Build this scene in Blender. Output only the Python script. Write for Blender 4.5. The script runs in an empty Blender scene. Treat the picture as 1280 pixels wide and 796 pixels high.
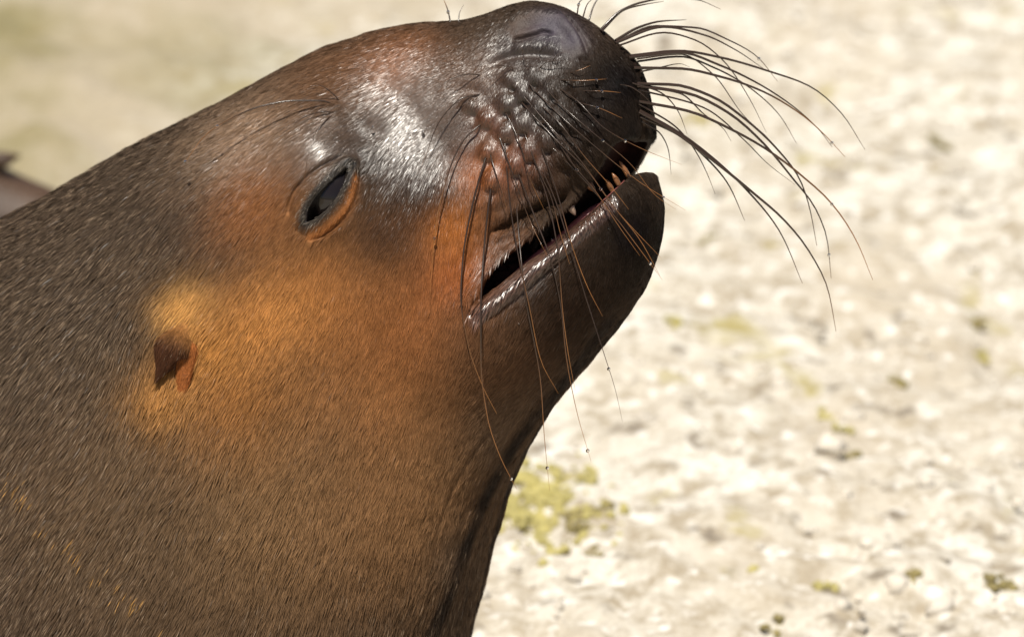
import bpy, math
import numpy as np
R = math.radians
rng = np.random.default_rng(7)

# ------------------------------------------------------------------ camera, sky, sun, exposure
PX = 0.0004                      # one photograph pixel (1280 wide) at the focus distance, in metres
PITCH, DIST = R(12), 2.5
RIGHT = np.array([1, 0, 0.]); UP = np.array([0, math.sin(PITCH), math.cos(PITCH)])
FWD = np.array([0, math.cos(PITCH), -math.sin(PITCH)])
TARGET = np.array([0, 0, 0.335])
CAMPOS = TARGET - DIST * FWD
SUN_VIEW = np.array([-0.10, 0.83, -0.57])          # towards the sun: right, up, away from the camera

scene = bpy.context.scene
col = scene.collection
cam_d = bpy.data.cameras.new('camera'); cam = bpy.data.objects.new('camera', cam_d); col.objects.link(cam)
cam.location = CAMPOS; cam.rotation_euler = (R(90) - PITCH, 0, 0)
cam_d.sensor_width = 36; cam_d.lens = 36 * DIST / (1280 * PX); cam_d.clip_start = 0.05; cam_d.clip_end = 2000
cam_d.dof.use_dof = True; cam_d.dof.focus_distance = DIST - 0.005
cam_d.dof.aperture_fstop = cam_d.lens / 25.0
scene.camera = cam

sw = SUN_VIEW[0] * RIGHT + SUN_VIEW[1] * UP + SUN_VIEW[2] * FWD
sw /= np.linalg.norm(sw)
sun_el = math.asin(sw[2]); sun_az = math.atan2(sw[0], sw[1])
world = bpy.data.worlds.new('World'); scene.world = world; world.use_nodes = True
wn = world.node_tree.nodes; wl = world.node_tree.links
sky = wn.new('ShaderNodeTexSky'); sky.sky_type = 'NISHITA'; sky.sun_disc = False
sky.sun_elevation = sun_el; sky.sun_rotation = sun_az
wl.new(sky.outputs[0], wn['Background'].inputs[0]); wn['Background'].inputs[1].default_value = 0.05
sun_d = bpy.data.lights.new('sun', 'SUN'); sun = bpy.data.objects.new('sun', sun_d); col.objects.link(sun)
sun_d.energy = 5.0; sun_d.angle = R(0.5); sun_d.color = (1, 0.94, 0.84)
from mathutils import Vector, Matrix
sun.rotation_euler = Vector(-sw).to_track_quat('-Z', 'Y').to_euler()
scene.view_settings.view_transform = 'Standard'; scene.view_settings.look = 'None'
scene.view_settings.exposure = 0.18; scene.view_settings.gamma = 1
scene.cycles.use_denoising = True
scene.cycles.max_bounces = 8

# ------------------------------------------------------------------ helpers
def to_world(P):                 # view-frame pixels (right, up, away) -> world metres
    P = np.asarray(P, float) * PX
    return TARGET + P[..., 0:1] * RIGHT + P[..., 1:2] * UP + P[..., 2:3] * FWD

def vec_world(V):
    V = np.asarray(V, float)
    return V[..., 0:1] * RIGHT + V[..., 1:2] * UP + V[..., 2:3] * FWD

def mesh_obj(name, verts, faces, mat, parent=None, smooth=True, cols=None, rough=None):
    """verts (n,3) metres, faces: (m,k) array or list of such arrays"""
    if not isinstance(faces, (list, tuple)): faces = [faces]
    me = bpy.data.meshes.new(name)
    verts = np.asarray(verts, np.float32)
    me.vertices.add(len(verts)); me.vertices.foreach_set('co', verts.ravel())
    idx = np.concatenate([np.asarray(f, np.int32).ravel() for f in faces])
    tot = np.concatenate([np.full(len(f), np.asarray(f).shape[1], np.int32) for f in faces])
    st = np.concatenate([[0], np.cumsum(tot)[:-1]]).astype(np.int32)
    me.loops.add(len(idx)); me.loops.foreach_set('vertex_index', idx)
    me.polygons.add(len(tot)); me.polygons.foreach_set('loop_start', st); me.polygons.foreach_set('loop_total', tot)
    me.polygons.foreach_set('use_smooth', np.full(len(tot), smooth))
    if cols is not None:
        at = me.color_attributes.new('tint', 'FLOAT_COLOR', 'POINT')
        c4 = np.ones((len(verts), 4), np.float32); c4[:, :3] = cols
        if rough is not None: c4[:, 3] = rough
        at.data.foreach_set('color', c4.ravel())
    me.update(); me.validate()
    o = bpy.data.objects.new(name, me); col.objects.link(o)
    if mat: me.materials.append(mat)
    if parent: o.parent = parent
    return o

def tag(o, label=None, cat=None, group=None, kind=None):
    for k, v in (('label', label), ('category', cat), ('group', group), ('kind', kind)):
        if v: o[k] = v
    return o

def pchip(xk, yk):
    xk = np.asarray(xk, float); yk = np.asarray(yk, float)
    o = np.argsort(xk); xk = xk[o]; yk = yk[o]
    h = np.diff(xk); d = np.diff(yk) / h
    m = np.zeros_like(yk); m[0] = d[0]; m[-1] = d[-1]
    w1 = 2 * h[1:] + h[:-1]; w2 = h[1:] + 2 * h[:-1]
    ok = d[:-1] * d[1:] > 0
    m[1:-1][ok] = ((w1 + w2)[ok]) / (w1[ok] / d[:-1][ok] + w2[ok] / d[1:][ok])
    xs = np.linspace(xk[0], xk[-1], 600)
    i = np.clip(np.searchsorted(xk, xs) - 1, 0, len(h) - 1)
    t = (xs - xk[i]) / h[i]
    ys = ((1 + 2*t) * (1-t)**2 * yk[i] + t * (1-t)**2 * h[i] * m[i] + t*t * (3 - 2*t) * yk[i+1] + t*t * (t-1) * h[i] * m[i+1])
    return lambda x: np.interp(x, xs, ys)

def table(pts, blur=26):         # a profile through the points, its corners eased over about `blur` pixels
    x0, x1 = min(p[0] for p in pts), max(p[0] for p in pts); xs = np.linspace(x0, x1, 800); ys = pchip(*zip(*pts))(xs)
    w = max(1, int(blur / 2 / (xs[1] - xs[0])))
    for _ in range(2):
        pad = np.concatenate([2 * ys[0] - ys[w:0:-1], ys, 2 * ys[-1] - ys[-2:-w-2:-1]])
        ys = np.convolve(pad, np.ones(2 * w + 1) / (2 * w + 1), 'valid')
    return lambda x: np.interp(x, xs, ys)
def smin(x, y, k):
    h = np.clip(0.5 + 0.5 * (y - x) / k, 0, 1)
    return y + (x - y) * h - k * h * (1 - h)
def smax(x, y, k): return -smin(-x, -y, k)
def nrm(v): return v / np.maximum(np.linalg.norm(v, axis=-1, keepdims=True), 1e-9)

def vnoise(P, freq, seed=0):      # smooth value noise, -1..1
    Q = P * freq; I = np.floor(Q).astype(np.int64); F = Q - I; F = F * F * (3 - 2 * F)
    out = np.zeros(len(P))
    for dx in (0, 1):
        for dy in (0, 1):
            for dz in (0, 1):
                h = ((I[:, 0] + dx) * 374761393 + (I[:, 1] + dy) * 668265263 + (I[:, 2] + dz) * 2147483647 + seed * 1274126177) & 0xFFFFFFFF
                h = ((h ^ (h >> 13)) * 1274126177) & 0xFFFFFFFF
                h = (h ^ (h >> 16)) & 0xFFFF
                w = (F[:, 0] if dx else 1 - F[:, 0]) * (F[:, 1] if dy else 1 - F[:, 1]) * (F[:, 2] if dz else 1 - F[:, 2])
                out += w * (h / 32767.5 - 1)
    return out

# ------------------------------------------------------------------ materials
def material(name):
    m = bpy.data.materials.new(name); m.use_nodes = True
    nt = m.node_tree
    return m, nt.nodes, nt.links, nt.nodes['Principled BSDF']

def noise_node(N, scale, detail=4, rough=0.55, distortion=0):
    n = N.new('ShaderNodeTexNoise'); n.inputs['Scale'].default_value = scale
    n.inputs['Detail'].default_value = detail; n.inputs['Roughness'].default_value = rough
    n.inputs['Distortion'].default_value = distortion
    return n

def ramp(N, stops):
    r = N.new('ShaderNodeValToRGB'); e = r.color_ramp.elements
    while len(e) < len(stops): e.new(0.5)
    for k, (p, c) in enumerate(stops):
        e[k].position = p; e[k].color = (*c, 1) if len(c) == 3 else c
    return r

def spec_from_wet(N, L, at, b):      # wet hair is glossy, dry hair is not
    mr = N.new('ShaderNodeMapRange'); mr.inputs['From Min'].default_value = .40; mr.inputs['From Max'].default_value = .53
    mr.inputs['To Min'].default_value = .95; mr.inputs['To Max'].default_value = .07
    L.new(at.outputs['Alpha'], mr.inputs['Value']); L.new(mr.outputs[0], b.inputs['Specular IOR Level'])

def skin_material():
    m, N, L, b = material('wet_skin')
    at = N.new('ShaderNodeAttribute'); at.attribute_name = 'tint'
    tc = N.new('ShaderNodeTexCoord')
    n1 = noise_node(N, 260, 4); L.new(tc.outputs['Object'], n1.inputs['Vector'])
    rp = ramp(N, [(0.25, (0.72, 0.72, 0.72)), (0.75, (1.25, 1.25, 1.25))]); L.new(n1.outputs['Fac'], rp.inputs[0])
    mx = N.new('ShaderNodeMix'); mx.data_type = 'RGBA'; mx.blend_type = 'MULTIPLY'; mx.inputs['Factor'].default_value = 1
    L.new(at.outputs['Color'], mx.inputs[6]); L.new(rp.outputs[0], mx.inputs[7]); L.new(mx.outputs[2], b.inputs['Base Color'])
    L.new(at.outputs['Alpha'], b.inputs['Roughness'])
    n2 = noise_node(N, 900, 3, 0.6); L.new(tc.outputs['Object'], n2.inputs['Vector'])
    bp = N.new('ShaderNodeBump'); bp.inputs['Strength'].default_value = 0.7; bp.inputs['Distance'].default_value = 0.0006
    L.new(n2.outputs['Fac'], bp.inputs['Height']); L.new(bp.outputs[0], b.inputs['Normal'])
    spec_from_wet(N, L, at, b)
    return m

def fur_material():
    m, N, L, b = material('fur')
    at = N.new('ShaderNodeAttribute'); at.attribute_name = 'tint'
    L.new(at.outputs['Color'], b.inputs['Base Color']); L.new(at.outputs['Alpha'], b.inputs['Roughness'])
    spec_from_wet(N, L, at, b)
    return m

def plain(name, color, rough=0.4, **kw):
    m, N, L, b = material(name)
    b.inputs['Roughness'].default_value = rough
    tc = N.new('ShaderNodeTexCoord'); n = noise_node(N, kw.pop('nscale', 300), 3); L.new(tc.outputs['Object'], n.inputs['Vector'])
    lo = tuple(c * 0.75 for c in color); hi = tuple(min(1, c * 1.25) for c in color)
    r = ramp(N, [(0.3, lo), (0.7, hi)]); L.new(n.outputs['Fac'], r.inputs[0]); L.new(r.outputs[0], b.inputs['Base Color'])
    for k, v in kw.items(): b.inputs[k.replace('_', ' ')].default_value = v
    return m

SKIN = skin_material(); FUR = fur_material()
EYE = plain('eye_surface', (0.012, 0.008, 0.007), 0.05, nscale=80)
TOOTH = plain('tooth_enamel', (0.20, 0.085, 0.032), 0.3)
PALE_TOOTH = plain('pale_tooth_enamel', (0.40, 0.28, 0.20), 0.3)
TONGUE = plain('tongue_flesh', (0.40, 0.13, 0.13), 0.25, nscale=500)
GUM = plain('gum_flesh', (0.24, 0.085, 0.075), 0.22, nscale=500)
WATER, _N, _L, _b = material('water'); _b.inputs['Transmission Weight'].default_value = 1; _b.inputs['IOR'].default_value = 1.33; _b.inputs['Roughness'].default_value = 0.0

def whisker_material():
    m, N, L, b = material('whisker')
    at = N.new('ShaderNodeAttribute'); at.attribute_name = 'tint'
    L.new(at.outputs['Color'], b.inputs['Base Color']); b.inputs['Roughness'].default_value = 0.22
    b.inputs['Specular IOR Level'].default_value = 0.55
    return m
WHISK = whisker_material()

# ------------------------------------------------------------------ ground
# the ground plane as seen in the view frame: height above it in pixels
GC, GS, GH = math.cos(R(25)), math.sin(R(25)), 773.0
def above_ground(P): return GC * P[..., 1] - GS * P[..., 2] + GH
SLOPE = math.tan(R(13))
Z0 = float(to_world(np.array([[0, -GH / GC, 0.]]))[0, 2]); Y0 = float(to_world(np.array([[0, -GH / GC, 0.]]))[0, 1])
def ground_z(x, y):
    d = y - Y0
    return Z0 + SLOPE * 12 * np.tanh(d / 12)

def ground_material():
    m, N, L, b = material('limestone_ground')
    tc = N.new('ShaderNodeTexCoord'); mp = N.new('ShaderNodeMapping'); mp.inputs['Scale'].default_value = (1, 1, 1)
    L.new(tc.outputs['Object'], mp.inputs[0])
    V = mp.outputs[0]
    def nz(s, d=5, r=0.6, w=0): n = noise_node(N, s, d, r, w); L.new(V, n.inputs['Vector']); return n.outputs['Fac']
    def mix(f, a, c, mode='MIX'):
        x = N.new('ShaderNodeMix'); x.data_type = 'RGBA'; x.blend_type = mode
        if isinstance(f, float): x.inputs['Factor'].default_value = f
        else: L.new(f, x.inputs['Factor'])
        for s, v in ((6, a), (7, c)):
            if isinstance(v, tuple): x.inputs[s].default_value = (*v, 1)
            else: L.new(v, x.inputs[s])
        return x.outputs[2]
    def rmp(f, lo, hi):
        r = ramp(N, [(lo, (0, 0, 0)), (hi, (1, 1, 1))]); L.new(f, r.inputs[0]); return r.outputs[0]
    base = mix(rmp(nz(44, 9, 0.76), 0.41, 0.58), (0.34, 0.285, 0.205), (0.70, 0.67, 0.595))
    base = mix(rmp(nz(5.5, 6, .62), 0.44, 0.72), base, (0.46, 0.395, 0.30))
    base = mix(rmp(nz(75, 4), 0.56, 0.70), base, (0.80, 0.78, 0.73))
    base = mix(rmp(nz(42, 4, 0.55), 0.60, 0.69), base, (0.22, 0.185, 0.14))
    base = mix(rmp(nz(15, 5, 0.6, 0.4), 0.61, 0.72), base, (0.36, 0.30, 0.11))
    # the far and left ground is browner rock with algae streaks
    sx = N.new('ShaderNodeSeparateXYZ'); L.new(tc.outputs['Object'], sx.inputs[0])
    def math_(op, a, c=None):
        x = N.new('ShaderNodeMath'); x.operation = op
        for k, v in enumerate((a, c)):
            if v is None: continue
            if isinstance(v, (int, float)): x.inputs[k].default_value = v
            else: L.new(v, x.inputs[k])
        return x.outputs[0]
    t = math_('ADD', math_('MULTIPLY', sx.outputs['X'], -1.6), math_('MULTIPLY', sx.outputs['Y'], 1.0))
    t = math_('ADD', t, math_('MULTIPLY', nz(2.5, 4), 0.8))
    far_left = mix(rmp(nz(4.5, 5, 0.55, 0.6), 0.44, 0.60), (0.38, 0.32, 0.225), (0.21, 0.175, 0.07))
    r2 = ramp(N, [(0.0, (0, 0, 0)), (1.0, (0.92, 0.92, 0.92))]); mr = N.new('ShaderNodeMapRange')
    mr.inputs['From Min'].default_value = 1.45; mr.inputs['From Max'].default_value = 2.0
    L.new(t, mr.inputs['Value']); L.new(mr.outputs[0], r2.inputs[0])
    base = mix(r2.outputs[0], base, far_left)
    L.new(base, b.inputs['Base Color']); b.inputs['Roughness'].default_value = 0.85
    bp = N.new('ShaderNodeBump'); bp.inputs['Distance'].default_value = 0.004; bp.inputs['Strength'].default_value = 0.8
    L.new(nz(110, 5), bp.inputs['Height']); L.new(bp.outputs[0], b.inputs['Normal'])
    return m

def axis(lo, hi, d, far):
    a = list(np.arange(lo, hi, d)); s = d
    while a[-1] < far: s *= 1.25; a.append(a[-1] + s)
    s = d
    while a[0] > -far: s *= 1.25; a.insert(0, a[0] - s)
    return np.array(a)
gx = axis(-1.2, 1.2, 0.008, 900); gy = axis(-0.5, 2.4, 0.008, 900)
GX, GY = np.meshgrid(gx, gy, indexing='ij')
GP = np.stack([GX.ravel(), GY.ravel(), np.zeros(GX.size)], 1)
near = np.exp(-((np.hypot(GP[:, 0], GP[:, 1] - 0.8) / 3.5) ** 2))
gz = ground_z(GP[:, 0], GP[:, 1]) + near * (0.010 * vnoise(GP, 9, 1) + 0.007 * vnoise(GP, 22, 2) + 0.005 * np.abs(vnoise(GP, 48, 3)) + 0.0035 * vnoise(GP, 90, 4))
GP[:, 2] = gz
nx, ny = GX.shape
ii = np.arange(nx * ny).reshape(nx, ny)
gf = np.stack([ii[:-1, :-1], ii[1:, :-1], ii[1:, 1:], ii[:-1, 1:]], -1).reshape(-1, 4)
ground = tag(mesh_obj('ground', GP, gf, ground_material()), kind='structure')

# ------------------------------------------------------------------ the sea lion: an implicit surface in view-frame pixels
pit, yaw = R(40), R(22)
EA = np.array([math.cos(pit)*math.cos(yaw), math.sin(pit), -math.cos(pit)*math.sin(yaw)])     # towards the nose
EB = np.array([-math.sin(pit)*math.cos(yaw), math.cos(pit), math.sin(pit)*math.sin(yaw)])     # dorsal
EC = np.array([-math.sin(yaw), 0, -math.cos(yaw)])                                            # the animal's near side
ORG = np.array([500 - 640, 398 - 330, 175.])
HM = np.stack([EA, EB, EC], 1)
def head(P): return (P - ORG) @ HM
def unhead(Q): return ORG + Q @ HM.T

dors = [(-900, 500), (-560, 446), (-376, 403), (-308, 385), (-225, 367), (-142, 348), (-61, 326), (-2, 307), (57, 291), (111, 274), (163, 255), (209, 229),
        (254, 194), (277, 177), (320, 160), (350, 144), (372, 122), (390, 88), (402, 46), (408, 14)]
vent = [(-900, -760), (-560, -600), (-350, -478), (-239, -404), (-206, -384), (-145, -345), (-90, -312), (-34, -288), (20, -274), (71, -264), (132, -250), (179, -244),
        (222, -235), (266, -213), (295, -192), (316, -171), (328, -154), (335, -140), (338, -128)]
f_d, f_v = table(dors), table(vent)
# head and neck
n_c = table([(-900, -60), (-400, 0), (-200, 25), (0, 50), (100, 40), (220, 20)])
n_d = table([(-900, 500), (-560, 446), (-376, 403), (-308, 385), (-225, 367), (-142, 348), (-61, 326), (-2, 307), (57, 288), (111, 262), (150, 215), (185, 150), (205, 70)])
u_d = table([(x, y - np.interp(x, [-200, 110], [75, 0])) for x, y in [(-200, 350)] + dors[6:]])
l_v = table([(x, y + np.interp(x, [-100, 90], [75, 0])) for x, y in [(-100, -316)] + vent[7:]])
n_v = table([(-900, -760), (-560, -600), (-350, -478), (-239, -404), (-206, -384), (-145, -345), (-90, -312), (-34, -288), (20, -272), (71, -250), (120, -200), (165, -120), (205, 0)])
n_w = table([(-900, 470), (-600, 400), (-450, 350), (-300, 292), (-200, 255), (-100, 222), (0, 188), (80, 155), (140, 118), (180, 75), (206, 20)])
# muzzle
u_c = table([(-200, 60), (0, 50), (150, 15), (260, -30), (340, -42), (408, -10)])
u_v = table([(-200, -90), (0, -105), (120, -112), (250, -115), (325, -110), (350, -94), (378, -66), (397, -38), (408, -16)])
u_w = table([(-200, 170), (0, 160), (80, 143), (150, 119), (220, 101), (290, 88), (340, 74), (372, 61), (394, 42), (408, 12)])
# lower jaw
l_c = table([(-100, -140), (100, -135), (220, -135), (300, -130), (338, -125)])
l_t = table([(-100, -20), (100, -60), (220, -85), (300, -95), (325, -103), (338, -118)])
l_w = table([(-100, 140), (0, 158), (80, 146), (150, 120), (220, 98), (270, 80), (305, 60), (325, 38), (338, 10)])

def loft(a, b, c, fc, fd, fv, fw, n, a0, a1):
    ac = np.clip(a, a0, a1)
    cb = fc(ac); up = b > cb
    r = np.maximum(np.where(up, fd(ac) - cb, cb - fv(ac)), 2); w = np.maximum(fw(ac), 2)
    y = np.abs(b - cb); z = np.abs(c)
    q = ((y / r) ** n + (z / w) ** n) ** (1 / n) + 1e-6
    rad = np.hypot(y, z)
    f = np.where(rad > 1e-3, rad * (1 - 1 / q), -np.minimum(r, w))
    ex = np.maximum(a - a1, a0 - a)
    return np.where(ex > 0, np.hypot(np.maximum(f, 0), ex), f)

def ellipsoid(Q, c, r):
    d = (Q - np.asarray(c, float)) / np.asarray(r, float)
    k = np.linalg.norm(d, axis=-1) + 1e-9; k2 = np.linalg.norm(d / np.asarray(r, float), axis=-1) + 1e-9
    return k * (k - 1) / k2

def capsule(P, A, B, ra, rb, flat=None):
    A = np.asarray(A, float); B = np.asarray(B, float)
    ab_ = B - A; t = np.clip(((P - A) @ ab_) / (ab_ @ ab_), 0, 1)
    d = P - A - t[:, None] * ab_
    if flat is not None:
        n, s = flat; n = np.asarray(n, float); h = d @ n
        d = d + np.outer(h * (s - 1), n)
        return (np.linalg.norm(d, axis=1) - (ra + (rb - ra) * t)) / s
    return np.linalg.norm(d, axis=1) - (ra + (rb - ra) * t)

def gpt(x, d, h): return np.array([x, (h - GH + GS * d) / GC, d], float)   # a point h pixels above the ground
GN = np.array([0, GC, -GS])
TORSO = [(gpt(-800, 455, 320), 285), (gpt(-1150, 600, 345), 340), (gpt(-1750, 880, 295), 300), (gpt(-2400, 1130, 180), 180), (gpt(-2850, 1290, 70), 62)]
def torso(P):
    f = None
    for (A, ra), (B, rb) in zip(TORSO[:-1], TORSO[1:]):
        g = capsule(P, A, B, ra, rb); f = g if f is None else smin(f, g, 60)
    for s in (-1, 1):
        sh = gpt(-800, 450, 290) - np.array(EC) * 0 + EC * 300 * s
        el = gpt(sh[0] - 60 + EC[0] * 170 * s, sh[2] + EC[2] * 170 * s, 110)
        wr = gpt(el[0] - 150 + EC[0] * 130 * s, el[2] + EC[2] * 180 * s, 38)
        tp = gpt(wr[0] - 420, wr[2] + EC[2] * 200 * s, 22)
        f = smin(f, capsule(P, sh, el, 130, 95), 90)
        f = smin(f, capsule(P, el, wr, 95, 100, (GN, 2.6)), 60)
        f = smin(f, capsule(P, wr, tp, 100, 42, (GN, 4.0)), 40)
        h0 = TORSO[-2][0] + EC * 60 * s; h1 = gpt(-2900 , 1290 + EC[2] * 170 * s, 40); h2 = gpt(-3250, 1400 + EC[2] * 260 * s, 20)
        f = smin(f, capsule(P, h0, h1, 110, 80), 60); f = smin(f, capsule(P, h1, h2, 85, 110, (GN, 4.0)), 40)
    return f

def base_raw(P, body=True):
    Q = head(P); a, b, c = Q[:, 0], Q[:, 1], np.abs(Q[:, 2])
    f = loft(a, b, c, n_c, n_d, n_v, n_w, 2.1, -900, 206)
    u = loft(a, b, c, u_c, u_d, u_v, u_w, 2.25, -200, 408)
    l = loft(a, b, c, l_c, l_t, l_v, l_w, 2.1, -100, 338)
    Qa = np.stack([a, b, c], 1)
    u = smin(u, ellipsoid(Qa, (302, -42, 36), (66, 74, 52)), 24)
    f = smin(f, u, 40)
    f = smin(f, l, 26)
    if body:
        far = a < -60
        if far.any():
            f = f.copy(); t = torso(P[far]); f[far] = smin(f[far], t, 90)
    return f

def base_scale(P, body=True, f=None):
    e = 1.5; f = base_raw(P, body) if f is None else f
    g = np.stack([base_raw(P + np.eye(3)[k] * e, body) - f for k in range(3)], 1) / e
    return 1 / np.clip(np.linalg.norm(g, axis=1), 0.6, 4)

def ray(px):
    """view-frame origin and direction for photograph pixels (in pixel units)"""
    px = np.atleast_2d(np.asarray(px, float))
    Dp = DIST / PX
    d = np.stack([px[:, 0] - 640, 398 - px[:, 1], np.full(len(px), Dp)], 1)
    return np.array([0, 0, -Dp]), d / Dp       # at parameter t the depth is t - Dp

def hit(px, fn=None, miss=None):
    """first point of the animal's surface behind each pixel; a pixel just off it slides to the nearest approach"""
    fn = fn or (lambda P: base_raw(P, False))
    o, d = ray(px); Dp = -o[2]
    ts = Dp + np.arange(-400, 420, 2.0)
    P = o + d[:, None, :] * ts[None, :, None]
    F = fn(P.reshape(-1, 3)).reshape(len(d), -1)
    out = np.zeros((len(d), 3))
    for i in range(len(d)):
        s = np.where(F[i] < 0)[0]
        if len(s) and s[0] > 0:
            j = s[0]; t = F[i, j-1] / (F[i, j-1] - F[i, j]); out[i] = P[i, j-1] + t * (P[i, j] - P[i, j-1])
        else:
            out[i] = P[i, np.argmin(F[i])]
    return out

def at_depth(px, depth):
    o, d = ray(px); return o + d * (np.asarray(depth, float).reshape(-1, 1) - o[2])

def sym(P):
    Q = head(P); Q[:, 2] = np.abs(Q[:, 2]); return Q

def resample(P, n):
    s = np.concatenate([[0], np.cumsum(np.linalg.norm(np.diff(P, axis=0), axis=1))]); u = np.linspace(0, s[-1], n)
    # Catmull-Rom-like smoothing through pchip per axis
    return np.stack([pchip(s, P[:, k])(u) for k in range(P.shape[1])], 1)

def surf_line(px, n=24): return sym(hit(resample(np.asarray(px, float), n)))

def line_dist(Q, L, nv=None):      # nv: a surface normal along which distance counts less, so that a fold can cut deep
    best = np.full(len(Q), 1e9); par = np.zeros(len(Q)); m = len(L) - 1
    for i in range(m):
        v = L[i+1] - L[i]; t = np.clip(((Q - L[i]) @ v) / (v @ v + 1e-9), 0, 1)
        e = Q - L[i] - t[:, None] * v
        if nv is not None: e = e - .7 * np.outer(e @ nv, nv)
        d = np.linalg.norm(e, axis=1)
        k = d < best; best[k] = d[k]; par[k] = (i + t[k]) / m
    return best, par

# ------------------------------------------------------------------ creases, folds and bumps of the face (anchored on the head's surface)
def grad_at(fn, P, e=1.0):
    f = fn(P); return nrm(np.stack([fn(P + np.eye(3)[k] * e) - f for k in range(3)], 1))
BUMPS = []      # (centre, radius, amplitude)
def bump(px, r, amp): BUMPS.append((sym(hit([px]))[0], r, amp))
bump((394, 184), 38, 10); bump((455, 160), 26, -11); bump((405, 246), 46, 9); bump((452, 192), 10, -5)
bump((421, 134), 8, 5); bump((406, 138), 6, 3); bump((563, 38), 9, 4)
bump((530, 190), 60, -4); bump((230, 415), 26, 6); bump((236, 470), 16, -5)
PADS = [(607, 146), (608, 186), (613, 222), (632, 127), (632, 164), (644, 204), (640, 96), (653, 113), (652, 152), (661, 187), (666, 92), (673, 133),
        (683, 174), (690, 108), (695, 148), (714, 152), (712, 98), (706, 196), (676, 216), (728, 122), (735, 165), (590, 128), (740, 100), (697, 232), (722, 184)]
for p in PADS:
    bump(p, 11, 9.5 if p[0] < 700 else 5); bump((p[0] + 1, p[1] + 17), 5.5, -8 if p[0] < 700 else -4)

def SURFB(P):
    f = base_raw(P, False); Q = sym(P)
    for ctr, r, amp in BUMPS:
        k = np.where((np.abs(Q - ctr) < 3 * r).all(1))[0]
        if len(k): f[k] -= amp * np.exp(-(((Q[k] - ctr) ** 2).sum(1)) / r ** 2)
    return f
def surf_line(px, n=24): return sym(hit(resample(np.asarray(px, float), n), SURFB))
LINES = []      # (polyline in symmetric head coordinates, width, amplitude outward, fade the ends)
def crease(px, w, amp, fade=True, n=24):
    L = surf_line(px, n); g = nrm((grad_at(lambda P: base_raw(P, False), unhead(L), 4) @ HM).mean(0)); LINES.append((L, w, amp, fade, g))
crease([(360, 268), (364, 246), (375, 229), (392, 213), (412, 201), (432, 192)], 3.0, -8)
crease([(368, 270), (374, 246), (388, 230), (408, 214), (428, 202)], 6, 2.5)
crease([(452, 200), (450, 226), (444, 250), (430, 272), (408, 291), (386, 301)], 3.0, -9)
crease([(459, 215), (456, 240), (446, 266), (428, 287), (404, 303)], 6, 2.5)
crease([(366, 284), (378, 290), (384, 294)], 3, -3)
crease([(345, 92), (400, 74), (460, 61), (545, 46)], 6, -1.2)
crease([(640, 50), (652, 47), (666, 43), (680, 39), (691, 42)], 3.0, -12)
crease([(632, 24), (660, 14), (690, 16), (712, 34), (728, 64)], 9, 3)
crease([(646, 34), (676, 29), (700, 40), (716, 62)], 9, -2.5)
crease([(703, 14), (718, 32), (731, 54), (738, 73)], 3.0, -6)
crease([(728, 74), (736, 76)], 4, -4, False)
crease([(640, 60), (668, 55), (698, 56)], 7, 3)
crease([(608, 84), (634, 71), (662, 67), (702, 70)], 6, -5)
crease([(596, 392), (607, 383), (622, 372), (646, 354), (676, 330), (706, 306), (736, 278), (762, 254)], 6.5, 6)
crease([(600, 404), (630, 384), (670, 352), (720, 310)], 6, -3)
crease([(588, 398), (590, 382), (598, 370)], 4.5, -7)
crease([(583, 372), (586, 388), (590, 400)], 6, 3)
crease([(612, 292), (630, 282), (648, 268), (664, 261), (692, 252), (706, 243)], 4.4, -14)
crease([(616, 276), (634, 266), (650, 254), (680, 242)], 6, 5)
crease([(625, 299), (650, 283), (680, 268), (702, 256)], 6, 4)
crease([(560, 108), (590, 120), (598, 160), (600, 210), (608, 250)], 14, -4)
crease([(545, 680), (556, 636), (580, 584), (612, 540), (648, 505)], 4, -2)
crease([(585, 640), (610, 590), (650, 530), (690, 480)], 6, -3)
crease([(470, 300), (520, 330), (575, 350)], 40, 3)

EYE_PX = [(382, 280), (383, 264), (394, 246), (410, 231), (427, 215), (440, 204), (435, 229), (424, 251), (411, 267), (396, 277)]
EYE_P = sym(hit(EYE_PX, lambda P: base_raw(P, False)))
EYE_C = EYE_P.mean(0)
_en = grad_at(lambda P: base_raw(P, False), hit([(408, 245)]), 4)[0] @ HM
EYE_N = _en / np.linalg.norm(_en)
EYE_S = EYE_P[5] - EYE_P[0]; EYE_S -= EYE_S @ EYE_N * EYE_N; EYE_S /= np.linalg.norm(EYE_S)
EYE_T = np.cross(EYE_N, EYE_S)
EYE_POLY = np.stack([(EYE_P - EYE_C) @ EYE_S * .95, (EYE_P - EYE_C) @ EYE_T * .74], 1)

def poly_sd(q, V):
    d = np.full(len(q), 1e18); s = np.ones(len(q)); n = len(V); j = n - 1
    for i in range(n):
        e = V[j] - V[i]; w = q - V[i]
        bq = w - e * np.clip((w @ e) / (e @ e), 0, 1)[:, None]
        d = np.minimum(d, (bq ** 2).sum(1))
        c1 = q[:, 1] >= V[i][1]; c2 = q[:, 1] < V[j][1]; c3 = e[0] * w[:, 1] > e[1] * w[:, 0]
        flip = (c1 & c2 & c3) | (~c1 & ~c2 & ~c3); s = np.where(flip, -s, s); j = i
    return s * np.sqrt(d)

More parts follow.
